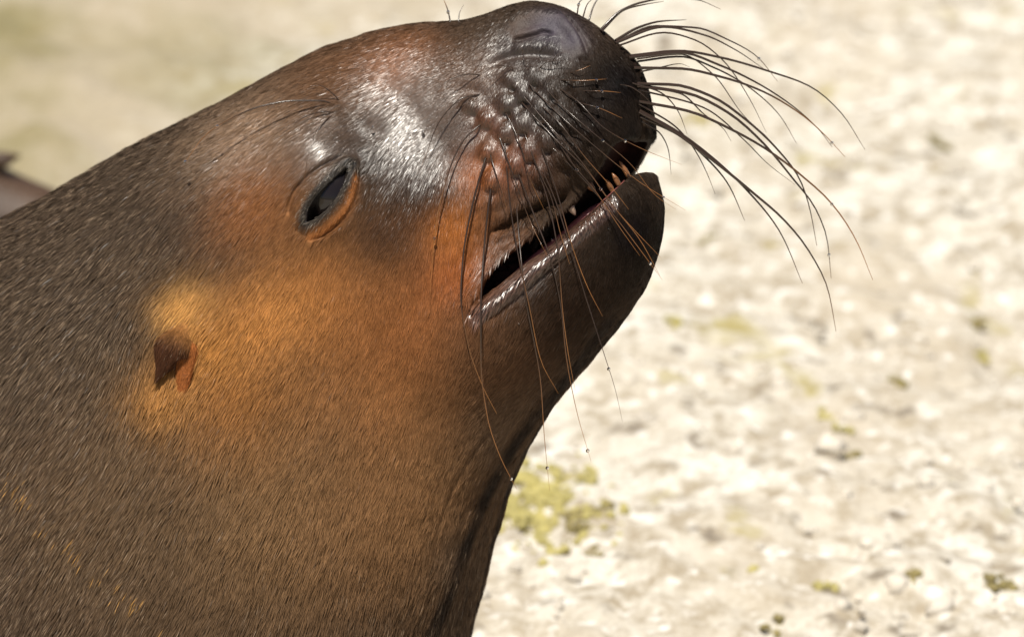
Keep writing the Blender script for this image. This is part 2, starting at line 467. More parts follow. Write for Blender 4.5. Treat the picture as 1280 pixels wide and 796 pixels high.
UP_LIP = [(597, 373), (607, 345), (640, 312), (665, 293), (690, 273), (705, 264), (721, 247), (738, 224), (752, 200), (766, 178)]
LO_LIP = [(599, 378), (613, 364), (630, 349), (655, 329), (680, 312), (702, 294), (736, 266), (756, 247), (774, 230), (788, 218)]
_u = sym(hit(UP_LIP)); _l = sym(hit(LO_LIP))
MOUTH_A = float(_u[0, 0])
def lip_table(L, tail):
    o = np.argsort(L[:, 0]); L = L[o]; keep = np.concatenate([[True], np.diff(L[:, 0]) > 4]); L = L[keep]
    return table([(x, y) for x, y in L[:, :2]] + tail(L[-1]), 8)
LIP_U = lip_table(_u, lambda e: [(e[0] + 16, e[1] - 4), (e[0] + 40, e[1] - 22), (e[0] + 120, e[1] - 44)])
LIP_L = lip_table(_l, lambda e: [(e[0] + 14, e[1] - 5), (e[0] + 34, e[1] - 24), (e[0] + 80, e[1] - 60)])

def full(P, body=True, scale=None):
    f0 = base_raw(P, body); Q = sym(P)
    if scale is None:
        scale = np.ones(len(P)); m = np.abs(f0) < 70; scale[m] = base_scale(P[m], body, f0[m])
    f0 = f0 * scale; f = f0.copy()
    a, b, c = Q[:, 0], Q[:, 1], Q[:, 2]
    near = (np.abs(f0) < 60) & (a > -330)
    idx = np.where(near)[0]; q = Q[idx]
    disp = np.zeros(len(idx))
    for L, w, amp, fade, nv in LINES:
        lo, hi = L.min(0) - 2 * w - 14, L.max(0) + 2 * w + 14
        k = np.where(((q > lo) & (q < hi)).all(1))[0]
        if not len(k): continue
        d, t = line_dist(q[k], L, nv)
        g = amp * np.exp(-(d / w) ** 2)
        if fade: g *= np.clip(np.minimum(t, 1 - t) * 6, 0, 1) ** 0.7
        disp[k] += g
    for ctr, r, amp in BUMPS:
        k = np.where((np.abs(q - ctr) < 3 * r).all(1))[0]
        if len(k): disp[k] += amp * np.exp(-(((q[k] - ctr) ** 2).sum(1)) / r ** 2)
    # groove between the two halves of the muzzle
    disp -= 9 * np.exp(-(q[:, 2] / 7) ** 2) * np.clip((q[:, 0] - 330) / 30, 0, 1) * np.clip((60 - q[:, 1]) / 30, 0, 1)
    # soft unevenness of the body under the coat
    disp += 1.6 * vnoise(q, 1 / 55., 5) * np.clip((260 - q[:, 0]) / 100, 0, 1) + 0.5 * vnoise(q, 1 / 16., 6)
    f[idx] -= disp
    # eyelids
    k = np.where(np.linalg.norm(Q - EYE_C, axis=1) < 95)[0]
    if len(k):
        r = Q[k] - EYE_C; s2 = np.stack([r @ EYE_S, r @ EYE_T], 1); sd = poly_sd(s2, EYE_POLY)
        f[k] -= 3.2 * np.exp(-((sd - 6) / 5.0) ** 2)
        f[k] = smax(f[k], -np.maximum(sd, np.abs(r @ EYE_N) - 46), 4)
    # mouth
    k = np.where((a > MOUTH_A - 20) & (b > -260) & (b < 40) & (f0 < 40))[0]
    if len(k):
        inner = np.clip((-f0[k] - 12) / 14, 0, 1)
        g = np.maximum(np.maximum(b[k] - LIP_U(a[k]) - 26 * inner, LIP_L(a[k]) - 16 * inner - b[k]), MOUTH_A - a[k])
        f[k] = smax(f[k], -g, 7)
    return f

# ------------------------------------------------------------------ surface nets on a graded grid
def graded(lo, flo, fhi, hi, d, dmid, mlo, mhi, grow=1.07, dmax=26):
    a = list(np.arange(flo, fhi, d))
    for sgn in (1, -1):
        s = d
        while True:
            e = a[-1] if sgn > 0 else a[0]
            if (sgn > 0 and e > hi) or (sgn < 0 and e < lo): break
            s = min(s * grow, dmid if mlo < e < mhi else dmax)
            if sgn > 0: a.append(e + s)
            else: a.insert(0, e - s)
    return np.array(a)

def surface_nets(fn, ax, coarse, cstep=4):
    X, Y, Z = ax; n = (len(X), len(Y), len(Z))
    cx = [np.unique(np.append(np.arange(0, m, cstep), m - 1)) for m in n]
    G = np.stack(np.meshgrid(*[A[c] for A, c in zip(ax, cx)], indexing='ij'), -1)
    F = coarse(G.reshape(-1, 3)).reshape(G.shape[:3])
    h = np.zeros(F.shape)
    for k in range(3):
        w = np.gradient(ax[k][cx[k]]); sh = [1, 1, 1]; sh[k] = -1; h = h + w.reshape(sh) ** 2
    nearc = np.abs(F) < 1.3 * np.sqrt(h) + 34
    up = [np.minimum((np.arange(m) + cstep // 2) // cstep, len(c) - 1) for m, c in zip(n, cx)]
    ix = np.ix_(*up); V = F[ix].astype(np.float32); mask = nearc[ix]
    w = np.where(mask.ravel())[0]
    i, j, k = np.unravel_index(w, n)
    P = np.stack([X[i], Y[j], Z[k]], 1)
    out = np.concatenate([fn(p) for p in np.array_split(P, max(1, len(P) // 250000))])
    V.ravel()[w] = out
    S_ = V < 0
    cnt = np.zeros((n[0]-1, n[1]-1, n[2]-1), np.int8); acc = np.zeros(cnt.shape + (3,), np.float32)
    def sl(o): return tuple(slice(o[t], n[t] - 1 + o[t]) for t in range(3))
    Cs = [A for A in ax]
    for d in range(3):
        o1, o2 = [t for t in range(3) if t != d]
        for p in (0, 1):
            for r in (0, 1):
                A0 = [0, 0, 0]; A0[o1] = p; A0[o2] = r; A1 = list(A0); A1[d] = 1
                v0 = V[sl(A0)]; v1 = V[sl(A1)]; cr = (v0 < 0) != (v1 < 0)
                ci = np.where(cr)
                t = v0[cr] / (v0[cr] - v1[cr])
                cnt[ci] += 1
                for e in range(3):
                    lo = Cs[e][ci[e] + A0[e]]; hi = Cs[e][ci[e] + A1[e]]
                    acc[ci + (np.full(len(t), e),)] += lo + (hi - lo) * (t if e == d else 0)
    act = np.where(cnt > 0)
    vid = np.full(cnt.shape, -1, np.int32); vid[act] = np.arange(len(act[0]))
    verts = acc[act] / cnt[act][:, None]
    faces = []
    for d in range(3):
        o1, o2 = [(1, 2), (2, 0), (0, 1)][d]
        s0 = [slice(None)] * 3; s1 = [slice(None)] * 3
        s0[d] = slice(0, -1); s1[d] = slice(1, None)
        for o in (o1, o2): s0[o] = slice(1, -1); s1[o] = slice(1, -1)
        a0 = S_[tuple(s0)]; a1 = S_[tuple(s1)]
        cr = np.where(a0 != a1); inside = a0[cr]
        base_i = [c.copy() for c in cr]
        base_i[o1] = cr[o1] + 1; base_i[o2] = cr[o2] + 1
        def cell(p, r):
            c = [x.copy() for x in base_i]; c[o1] -= p; c[o2] -= r; return vid[tuple(c)]
        q = np.stack([cell(1, 1), cell(0, 1), cell(0, 0), cell(1, 0)], 1)
        q[~inside] = q[~inside][:, ::-1]
        faces.append(q)
    faces = np.concatenate(faces); faces = faces[(faces >= 0).all(1)]
    return verts.astype(float), faces

def project(V, body):
    for s in np.array_split(np.arange(len(V)), max(1, len(V) // 200000)):
        p = V[s].copy(); e = 0.8; sc = base_scale(p, body); f = full(p, body, sc)
        g = np.stack([full(p + np.eye(3)[k] * e, body, sc) - f for k in range(3)], 1) / e
        g2 = np.maximum((g ** 2).sum(1), 0.2)
        for it in range(2):
            if it: f = full(p, body, sc)
            p -= (0.9 * np.clip(f / g2, -2, 2))[:, None] * g
        V[s] = p
        NRM[s] = nrm(g)
    return V

def full_banded(P):              # the detailed field only where the surface can be
    f = base_raw(P); Q = sym(P)
    m = (np.abs(f) < 27) | ((Q[:, 0] > MOUTH_A - 25) & (Q[:, 1] > -230) & (Q[:, 1] < 40) & (f < 40)) | (np.linalg.norm(Q - EYE_C, axis=1) < 70)
    f[m] = full(P[m]); return f
ax = (graded(-3400, -290, 205, 260, 2.3, 7, -760, 300), graded(-900, -10, 405, 480, 2.3, 7, -450, 420), graded(-420, -95, 230, 1800, 2.5, 9, -300, 420))
verts, faces = surface_nets(full_banded, ax, lambda P: base_raw(P))
NRM = np.zeros_like(verts)
HA = head(verts)[:, 0]
near_v = np.where((verts[:, 0] > -760) & (verts[:, 1] > -480) & (HA > -640))[0]
_N0 = NRM; NRM = np.zeros((len(near_v), 3)); _v = project(verts[near_v], True)
verts[near_v] = _v; _N0[near_v] = NRM; NRM = _N0

# ------------------------------------------------------------------ colouring of the coat (anchored on the head, the same on both sides)
STROKES = [   # photograph pixel that shows the spot, radius, albedo, strength
    ((150, 230), 170, (.070, .052, .039), .9), ((60, 420), 150, (.082, .062, .046), .9), ((310, 165), 85, (.27, .19, .135), .8), ((420, 90), 80, (.16, .085, .048), .8),  # crown stroke lightened, part of its sheen painted into the colour
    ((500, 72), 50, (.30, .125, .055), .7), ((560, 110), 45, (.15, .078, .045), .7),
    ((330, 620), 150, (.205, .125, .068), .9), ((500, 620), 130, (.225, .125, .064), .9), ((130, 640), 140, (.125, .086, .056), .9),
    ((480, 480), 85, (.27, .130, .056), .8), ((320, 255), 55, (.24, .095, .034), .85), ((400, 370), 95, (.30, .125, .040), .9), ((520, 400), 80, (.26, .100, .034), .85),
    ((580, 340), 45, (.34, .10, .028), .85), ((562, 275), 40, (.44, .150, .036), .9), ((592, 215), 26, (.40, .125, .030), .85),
    ((520, 228), 54, (.046, .025, .015), .97), ((480, 285), 38, (.085, .043, .024), .85), ((455, 165), 30, (.065, .045, .033), .8), ((540, 150), 45, (.10, .066, .046), .8),  # hollow before the eye carries the brow's shadow as dark colour
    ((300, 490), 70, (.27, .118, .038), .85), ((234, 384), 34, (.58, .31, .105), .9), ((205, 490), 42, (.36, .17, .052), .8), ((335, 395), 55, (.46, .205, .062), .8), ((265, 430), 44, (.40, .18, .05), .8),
    ((180, 330), 30, (.10, .07, .048), .5), ((462, 200), 20, (.035, .024, .017), .8),  # shade of the socket painted in at its inner corner
    ((640, 430), 70, (.160, .086, .050), .8), ((710, 380), 85, (.040, .024, .016), .95), ((795, 290), 74, (.011, .008, .0065), .97), ((630, 540), 45, (.14, .095, .066), .85), ((575, 690), 40, (.15, .105, .075), .8),  # jaw, chin: shade painted in; last throat stroke: wet reflection painted in
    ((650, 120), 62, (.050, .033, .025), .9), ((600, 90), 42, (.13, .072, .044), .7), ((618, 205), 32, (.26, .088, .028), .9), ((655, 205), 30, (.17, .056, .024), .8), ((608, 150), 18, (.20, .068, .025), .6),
    ((690, 230), 30, (.06, .036, .025), .8), ((640, 305), 28, (.17, .08, .042), .8), ((735, 150), 48, (.022, .015, .012), .9), ((775, 100), 70, (.010, .0075, .0065), .97), ((790, 170), 30, (.02, .016, .014), .95),  # muzzle front: its shaded side painted nearly black
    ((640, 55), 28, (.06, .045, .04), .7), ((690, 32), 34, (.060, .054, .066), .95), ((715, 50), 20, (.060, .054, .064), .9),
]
ST = [(sym(hit([p]))[0], r, np.array(c), s) for p, r, c, s in STROKES]
WET = [((640, 130), 88, .37), ((522, 165), 84, .33), ((398, 186), 52, .33), ((690, 40), 45, .40), ((770, 120), 60, .62), ((300, 185), 80, .46), ((490, 95), 55, .36), ((640, 330), 50, .36), ((640, 70), 48, .38), ((614, 190), 56, .37)]
WT = [(sym(hit([p]))[0], r, v) for p, r, v in WET]
NOSE_C = sym(hit([(672, 30), (700, 30), (718, 52), (655, 34)]))
LIPLINE = surf_line([(594, 392), (606, 382), (621, 371), (646, 353), (676, 329), (706, 305), (736, 277), (762, 253)])
LOWER_LID = surf_line([(444, 222), (440, 246), (426, 270), (404, 288), (390, 294)])
THROAT = surf_line([(540, 796), (562, 735), (588, 670), (612, 612), (642, 560), (678, 510), (722, 455), (762, 402)])  # dark band: wet fur, with the throat's shade painted in

def coat(P):
    """albedo, roughness, amount of coat (0 bare .. 1) at points given in view-frame pixels"""
    Q = sym(P); C = np.tile(np.array([.075, .054, .040]), (len(P), 1)); rough = np.full(len(P), .60)
    jit = 1 + 0.16 * vnoise(Q, 1 / 45., 11) + 0.10 * vnoise(Q, 1 / 5., 12)
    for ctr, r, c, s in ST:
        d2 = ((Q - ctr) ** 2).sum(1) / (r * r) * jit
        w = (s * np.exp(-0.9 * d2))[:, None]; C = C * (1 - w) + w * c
    for ctr, r, v in WT:
        w = np.exp(-((Q - ctr) ** 2).sum(1) / (r * r)); rough = rough * (1 - w) + w * v
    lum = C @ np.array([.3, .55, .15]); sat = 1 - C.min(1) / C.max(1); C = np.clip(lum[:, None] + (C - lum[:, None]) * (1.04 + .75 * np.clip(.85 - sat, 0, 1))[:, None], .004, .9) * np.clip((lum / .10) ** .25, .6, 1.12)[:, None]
    amount = np.ones(len(P))
    r = Q - EYE_C; k = np.where(np.linalg.norm(r, axis=1) < 95)[0]
    if len(k):
        sd = poly_sd(np.stack([r[k] @ EYE_S, r[k] @ EYE_T], 1), EYE_POLY)
        d, _ = line_dist(Q[k], LOWER_LID); w = (0.85 * np.exp(-(d / 7) ** 2))[:, None]; C[k] = C[k] * (1 - w) + w * np.array([.40, .15, .045])
        w = np.clip(1.5 - np.abs(sd - 3.5) / 5, 0, 1)[:, None]; C[k] = C[k] * (1 - w) + w * np.array([.045, .036, .029])
        inn = sd < 1; C[k[inn]] = (.02, .015, .013); rough[k[inn]] = .25; amount[k[sd < 0.5]] = 0
    d, _ = line_dist(Q, LIPLINE); w = (0.8 * np.exp(-(d / 9) ** 2))[:, None]; C = C * (1 - w) + w * np.array([.17, .085, .058])
    rough = np.where(d < 11, .31, rough)
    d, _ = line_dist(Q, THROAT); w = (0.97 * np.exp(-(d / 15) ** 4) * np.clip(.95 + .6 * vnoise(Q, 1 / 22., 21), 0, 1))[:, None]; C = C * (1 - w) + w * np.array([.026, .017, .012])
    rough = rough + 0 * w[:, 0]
    dn = np.min(np.linalg.norm(Q[:, None, :] - NOSE_C[None], axis=2), axis=1) if len(Q) < 900000 else np.full(len(Q), 99)
    dn = dn + 5 * vnoise(Q, 1 / 5., 41); amount[dn < 20] = 0; wn_ = np.clip((26 - dn) / 8, 0, 1); rough = rough * (1 - wn_) + .50 * wn_
    for Lc, wc, amp, _, nv in LINES:
        if amp < -5 and wc < 5:
            k = np.where((np.abs(Q - (Lc.min(0) + Lc.max(0)) / 2) < (Lc.max(0) - Lc.min(0)) / 2 + 8).all(1))[0]
            if len(k): d, _t = line_dist(Q[k], Lc); amount[k[d < 2.2]] = 0
    return C, rough, amount

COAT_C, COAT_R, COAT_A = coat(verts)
# inside of the mouth
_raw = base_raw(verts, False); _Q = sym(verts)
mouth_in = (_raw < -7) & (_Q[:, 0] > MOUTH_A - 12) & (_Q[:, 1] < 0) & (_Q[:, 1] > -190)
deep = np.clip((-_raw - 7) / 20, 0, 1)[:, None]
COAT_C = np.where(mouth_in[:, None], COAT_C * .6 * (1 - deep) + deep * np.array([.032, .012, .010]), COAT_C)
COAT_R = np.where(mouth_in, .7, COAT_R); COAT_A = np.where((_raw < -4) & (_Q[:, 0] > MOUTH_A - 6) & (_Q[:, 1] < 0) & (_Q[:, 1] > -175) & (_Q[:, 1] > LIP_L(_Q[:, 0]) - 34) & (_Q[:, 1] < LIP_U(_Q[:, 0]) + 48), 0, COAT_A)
face_coat = COAT_A[faces].min(1)

lion = bpy.data.objects.new('sea_lion', None); col.objects.link(lion)
base_w = to_world(gpt(-740, 430, 0)[None])[0]
lion.location = base_w
tag(lion, 'wet brown sea lion raising its whiskered head with its mouth slightly open', 'sea lion')
def part(name, V_px, F, mat, parent=lion, **kw):
    return mesh_obj(name, to_world(V_px) - base_w, F, mat, parent, **kw)

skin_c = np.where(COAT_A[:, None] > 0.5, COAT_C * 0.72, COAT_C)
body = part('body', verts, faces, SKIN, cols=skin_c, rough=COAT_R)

# ------------------------------------------------------------------ coat: short wet hairs lying along the body
_ea, _em, _et = hit([(237, 398), (217, 438), (198, 476)]); EARN = grad_at(lambda P: base_raw(P, False), _em[None], 4)[0]
_ib, _ie = hit([(233, 440), (228, 486)])
def ear_sd(P):
    f = smin(capsule(P, _ea - EARN * 9, _em + EARN * 6, 13, 20, (EARN, 1.5)), capsule(P, _em + EARN * 9, _et + EARN * 9, 18.5, 3.0, (EARN, 1.4)), 10)
    f = smax(f, -capsule(P, _ib + EARN * 7 + np.array([-4, -8, 0]), _ie + EARN * 12 + np.array([-8, 6, 0]), 5, 6), 4)
    return smin(f, capsule(P, _ib - EARN * 1, _ie - EARN * 1, 16, 6.5, (EARN, 1.5)), 3)
_c = (_ea + _ie) / 2
eax = tuple(np.arange(_c[k] - 75, _c[k] + 75, 1.8) for k in range(3))
ear_v, ear_f = surface_nets(ear_sd, eax, ear_sd)
def ear_tint(P):
    inner = capsule(P, _ib - EARN * 1, _ie - EARN * 1, 16, 6.5, (EARN, 1.5)) < 1.0
    w = np.clip(np.linalg.norm(P - _ea, axis=1) / 46 - .15, 0, 1)[:, None]
    c = (1 - w) * np.array([.40, .18, .055]) + w * np.array([.066, .027, .013])
    return np.where(inner[:, None], np.array([.30, .10, .028]), c)
ec_ = ear_tint(ear_v) * (1 + .35 * vnoise(ear_v, 1 / 7., 5))[:, None]
part('ear', ear_v, ear_f, SKIN, cols=ec_, rough=np.full(len(ear_v), .58))
_q = head(ear_v); _q[:, 2] *= -1
part('ear', unhead(_q), ear_f[:, ::-1], SKIN, cols=ec_, rough=np.full(len(ear_v), .48))
n_body = len(faces)
FLOW = [((60, 300), (-.7, .7)), ((100, 340), (-.6, .8)), ((250, 190), (-.85, .52)), ((200, 300), (-.6, .8)), ((50, 550), (-.48, .88)), ((100, 660), (-.5, .86)), ((250, 650), (-.4, .92)),
        ((350, 450), (-.42, .9)), ((270, 400), (-.5, .87)), ((185, 430), (-.25, .97)), ((450, 75), (-.92, .38)), ((380, 120), (-.86, .5)), ((530, 140), (-.75, .66)), ((560, 90), (-.9, .4)), ((520, 260), (-.35, .93)),
        ((470, 400), (-.3, .95)), ((550, 330), (-.15, .99)), ((590, 250), (-.1, 1)), ((650, 140), (.05, 1)), ((720, 210), (.45, .88)), ((780, 100), (.2, .97)), ((700, 350), (-.55, .83)), ((800, 280), (.05, 1)),
        ((550, 600), (-.3, .95)), ((450, 700), (-.32, .95)), ((640, 500), (-.5, .86)), ((330, 250), (-.5, .86)), ((400, 170), (-.7, .7)), ((620, 60), (-.5, .85)), ((440, 300), (-.4, .9)), ((760, 190), (.5, .85)), ((20, 770), (-.5, .86))]
FA = sym(hit([p for p, _ in FLOW])); FD = np.stack([np.array([d[0], -d[1], 0.]) for _, d in FLOW]) @ HM
def flow(P, Nn):
    Q = head(P); sg = np.where(Q[:, 2] < 0, -1.0, 1.0); Q[:, 2] = np.abs(Q[:, 2])
    D = np.zeros((len(P), 3))
    W = np.zeros(len(P))
    for c, d in zip(FA, FD):
        w = 1 / (((Q - c) ** 2).sum(1) + 900) ** 1.5
        D += w[:, None] * d; W += w
    D /= W[:, None]; D[:, 2] *= sg
    D = D @ HM.T
    D -= (D * Nn).sum(1)[:, None] * Nn
    return nrm(D)

fv = np.concatenate([verts[faces], ear_v[ear_f]]); fc = fv.mean(1)
fn_ = np.cross(fv[:, 2] - fv[:, 0], fv[:, 3] - fv[:, 1]); area = 0.5 * np.linalg.norm(fn_, axis=1); fn_ = nrm(fn_)
Dp = DIST / PX
ppx = 640 + fc[:, 0] * Dp / (Dp + fc[:, 2]); ppy = 398 - fc[:, 1] * Dp / (Dp + fc[:, 2])
viewdir = nrm(np.array([0, 0, -Dp]) - fc)
facing = (fn_ * viewdir).sum(1)
fade = np.clip((ppx + 330) / 260, 0, 1) * np.clip((1060 - ppy) / 220, 0, 1)
ok = (ppx > -330) & (ppx < 900) & (ppy > -60) & (ppy < 1060) & (facing > -0.45) & np.concatenate([face_coat > 0.5, np.full(len(ear_f), True)])
Qf = sym(fc)
fine = np.clip((Qf[:, 0] + 260) / 240, 0, 1)             # 0 on the neck .. 1 on the face
muzz = np.clip((Qf[:, 0] - 150) / 100, 0, 1)
dens = (0.29 + 0.24 * fine + 0.12 * muzz) * np.where(facing > -0.05, 1, 0.5) * fade
is_ear = np.arange(len(fv)) >= n_body
wgt = np.where(ok, area * dens * np.where(is_ear, 1.3, 1), 0)
NB = int(min(wgt.sum(), 500000))
pick = rng.choice(len(wgt), NB, p=wgt / wgt.sum())
uv = rng.random((NB, 2)); q = fv[pick]
root = (q[:, 0] * (1-uv[:, :1]) + q[:, 1] * uv[:, :1]) * (1-uv[:, 1:]) + (q[:, 3] * (1-uv[:, :1]) + q[:, 2] * uv[:, :1]) * uv[:, 1:]
vn = np.zeros((NB, 3)); _b = ~is_ear[pick]; vn[_b] = NRM[faces[pick[_b]]].mean(1); bad = np.linalg.norm(vn, axis=1) < .3; vn[bad] = fn_[pick][bad]; vn = nrm(vn)
T = flow(root, vn)
_e = is_ear[pick]; _t = np.tile((_et - _ea) / np.linalg.norm(_et - _ea), (NB, 1)); _t = nrm(_t - (_t * vn).sum(1)[:, None] * vn); T[_e] = _t[_e]
B = np.cross(vn, T)
ang = 0.13 * vnoise(root, 1 / 40., 31) + 0.09 * vnoise(root, 1 / 9., 32) + rng.normal(0, .05, NB)
T = T * np.cos(ang)[:, None] + B * np.sin(ang)[:, None]; B = np.cross(vn, T)
fi, mz = fine[pick], muzz[pick]
fi = np.where(_e, .8, fi)
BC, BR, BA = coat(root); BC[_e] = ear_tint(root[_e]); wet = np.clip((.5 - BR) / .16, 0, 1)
ln = (18.5 - 6.0 * fi - 6.5 * mz) * rng.uniform(.65, 1.3, NB)
wd = (0.60 - 0.25 * fi) * rng.uniform(.6, 1.35, NB)
eyd = np.linalg.norm(sym(root) - EYE_C, axis=1); se = np.clip((eyd - 8) / 60, .22, 1); ln *= np.where(_e, .6, se)
lift = (0.10 + 0.05 * vnoise(root, 1 / 12., 33) + rng.normal(0, .03, NB)) * (1.05 - .5 * fi)
lift = np.clip(lift * (1 - .7 * wet), 0.015, .3)
roll = (rng.normal(0, .40, NB) + 0.4 * vnoise(root, 1 / 5., 34)) * (1 - .75 * wet)
side = B * np.cos(roll)[:, None] + vn * np.sin(roll)[:, None]
root = root - vn * 0.15
wd = np.where(BA > .5, wd, 0); ln = np.where(BA > .5, ln, .01)
rim = eyd < 70
_sd = poly_sd(np.stack([(sym(root) - EYE_C) @ EYE_S, (sym(root) - EYE_C) @ EYE_T], 1), EYE_POLY); rim &= _sd < 13
lift = np.where(rim, rng.uniform(.1, .35, NB), lift)
_dl, _ = line_dist(sym(root), LIPLINE); lip = _dl < 10; lift = np.where(lip, rng.uniform(.02, .22, NB), lift); wd = np.where(lip, wd * 1.9, wd); ln = np.where(lip, ln * 1.2, ln)
mid = root + T * (ln * .5)[:, None] + vn * (ln * lift + .45)[:, None]
tip = root + T * ln[:, None] + vn * (ln * lift * 1.1 + .45)[:, None]
bi = np.arange(NB)[:, None] * 5
SEAM = surf_line([(12, 590), (45, 632), (80, 672), (116, 708), (160, 744), (215, 792)])
slick = np.zeros(NB)
for p_, r_ in (((480, 640), 150), ((380, 720), 120), ((560, 500), 95), ((710, 370), 100), ((620, 640), 90), ((790, 280), 70), ((420, 560), 90), ((280, 640), 110), ((260, 740), 110), ((350, 560), 80)):
    slick = np.maximum(slick, np.exp(-1.0 * ((sym(root) - sym(hit([p_]))[0]) ** 2).sum(1) / r_ ** 2))
shade = np.exp(rng.normal(0, 1, NB) * .24 * (1 - .7 * np.maximum(slick, .75 * fi))) * (1 + .16 * vnoise(root, 1 / 7., 35))
dark = np.clip(1 - BC.max(1) / .22, 0, 1) * (1 - fi) * (1 - slick)                          # the dark neck coat has sun-bleached hairs among dark ones
pale = (rng.random(NB) < .20 * dark)
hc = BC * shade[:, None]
hc = np.where(pale[:, None], hc * .4 + np.array([.23, .165, .11]) * rng.uniform(.5, 1.1, NB)[:, None], hc)
_ds, _ = line_dist(sym(root), SEAM); gold = (rng.random(NB) < .14 * np.exp(-(_ds / 9) ** 2) * np.clip(.4 + 1.4 * vnoise(root, 1 / 20., 44), 0, 1)); hc = np.where(gold[:, None], np.array([.46, .25, .08]) * rng.uniform(.6, 1.2, NB)[:, None], hc); wd = np.where(gold, wd * 1.3, wd)
rp_ = rim & (rng.random(NB) < .22); hc = np.where(rp_[:, None], np.array([.26, .22, .175]) * rng.uniform(.5, 1.2, NB)[:, None], hc)
hc = np.clip(hc, .006, .85)
BV = np.stack([root - side * (wd * .45)[:, None], root + side * (wd * .45)[:, None], mid - side * (wd * .5)[:, None], mid + side * (wd * .5)[:, None], tip], 1)
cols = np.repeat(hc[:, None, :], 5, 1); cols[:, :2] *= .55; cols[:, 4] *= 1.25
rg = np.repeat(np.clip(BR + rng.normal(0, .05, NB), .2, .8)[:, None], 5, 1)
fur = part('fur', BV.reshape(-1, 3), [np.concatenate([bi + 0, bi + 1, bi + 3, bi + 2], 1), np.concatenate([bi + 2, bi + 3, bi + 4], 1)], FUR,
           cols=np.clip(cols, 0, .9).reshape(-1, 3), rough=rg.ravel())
tag(fur, 'short wet fur lying flat over the body', kind='stuff')

# ------------------------------------------------------------------ small shapes
def lathe(profile, n=14):
    """(z, r) profile around +z"""
    V = []; F = []
    for z, r in profile:
        for k in range(n): V.append((r * math.cos(2*math.pi*k/n), r * math.sin(2*math.pi*k/n), z))
    for i in range(len(profile) - 1):
        for k in range(n): F.append((i*n+k, i*n+(k+1) % n, (i+1)*n+(k+1) % n, (i+1)*n+k))
    return np.array(V, float), np.array(F)

def sphere(r, n=16, m=10, sc=(1, 1, 1)):
    prof = [(-r * math.cos(math.pi * i / m), max(r * math.sin(math.pi * i / m), 1e-3 * r)) for i in range(m + 1)]
    V, F = lathe(prof, n); return V * np.array(sc), F

def frame(d, up=(0, 0, 1)):
    d = np.asarray(d, float); d = d / np.linalg.norm(d)
    x = np.cross(up, d); x = x / max(np.linalg.norm(x), 1e-6) if np.linalg.norm(x) > 1e-6 else np.array([1., 0, 0])
    return np.stack([x, np.cross(d, x), d], 1)

# eyes
for s in (1, -1):
    C = EYE_C - EYE_N * 50 + (np.array([0, 1., 0]) @ HM) * 16 * np.array([1, 1, 1.]); V, F = sphere(50, 40, 24)
    C = C * np.array([1, 1, s]); part('eye', unhead(C + V), F, EYE)

# mouth: tongue, gums and teeth
def tube(P, rad, n=8, flat=None):
    P = np.asarray(P, float); m = len(P); t = np.gradient(P, axis=0); t = nrm(t)
    ref = np.array([0.13, 0.31, 0.94]); x = nrm(np.cross(t, ref)); y = np.cross(t, x)
    rad = np.broadcast_to(rad, (m,)); an = np.arange(n) * 2 * math.pi / n
    V = P[:, None, :] + rad[:, None, None] * (np.cos(an)[None, :, None] * x[:, None] + np.sin(an)[None, :, None] * y[:, None])
    F = [(i*n+k, i*n+(k+1) % n, (i+1)*n+(k+1) % n, (i+1)*n+k) for i in range(m-1) for k in range(n)]
    return V.reshape(-1, 3), np.array(F)

tq = []
m1, m2 = 26, 18
for i in range(m1):
    u = i / (m1 - 1); a = MOUTH_A + 5 + u * (268 - MOUTH_A); w = (78 - 34 * u) * math.sqrt(max(1 - (max(0, u - .82) / .18) ** 2, 0.01)); h = 15 * math.sqrt(max(1 - (max(0, u - .8) / .2) ** 2, .01))
    for j in range(m2):
        th = 2 * math.pi * j / m2; x = math.cos(th); y = math.sin(th)
        groove = -4 * math.exp(-(x / .18) ** 2) if y > 0 else 0
        tq.append((a, float(LIP_L(a)) + 9 + h * y + groove, w * x))
tF = [(i*m2+k, i*m2+(k+1) % m2, (i+1)*m2+(k+1) % m2, (i+1)*m2+k) for i in range(m1-1) for k in range(m2)]
part('tongue', unhead(np.array(tq)), np.array(tF), TONGUE)
for s in (1, -1):
    for LT, dz in ((LIP_L, -5),):
        aa = np.linspace(MOUTH_A + 40, 318 if dz > 0 else 312, 30)
        P = np.stack([aa, LT(aa) + dz, s * (np.interp(aa, [MOUTH_A, 150, 220, 280, 320], [118, 96, 80, 62, 34]))], 1)
        V, F = tube(unhead(P), 8.0, 10); part('gum', V, F, GUM)
def tooth(px, tippx, r, mat, depth_off=14):
    P0 = hit([px])[0]; P1 = P0.copy()
    o = at_depth([px, tippx], [P0[2] + depth_off] * 2); A, Bq = o
    L = np.linalg.norm(Bq - A)
    V, F = lathe([(-.3*L, r*.8), (0, r), (.35*L, r * .98), (.65*L, r * .74), (.85*L, r*.45), (.97*L, r*.18), (L, .05)], 12)
    V[:, 0] += 0.10 * r * (V[:, 2] / L) ** 2 * 3
    part('tooth', A + V @ frame(Bq - A).T, F, mat)
tooth((784, 218), (775, 201), 3.4, TOOTH, 12); tooth((772, 228), (766, 216), 3.4, TOOTH, 10); tooth((764, 236), (758, 224), 3.4, TOOTH, 16)
tooth((734, 228), (743, 241), 5.0, TOOTH, 12); tooth((712, 256), (718, 270), 4.8, PALE_TOOTH, 12)

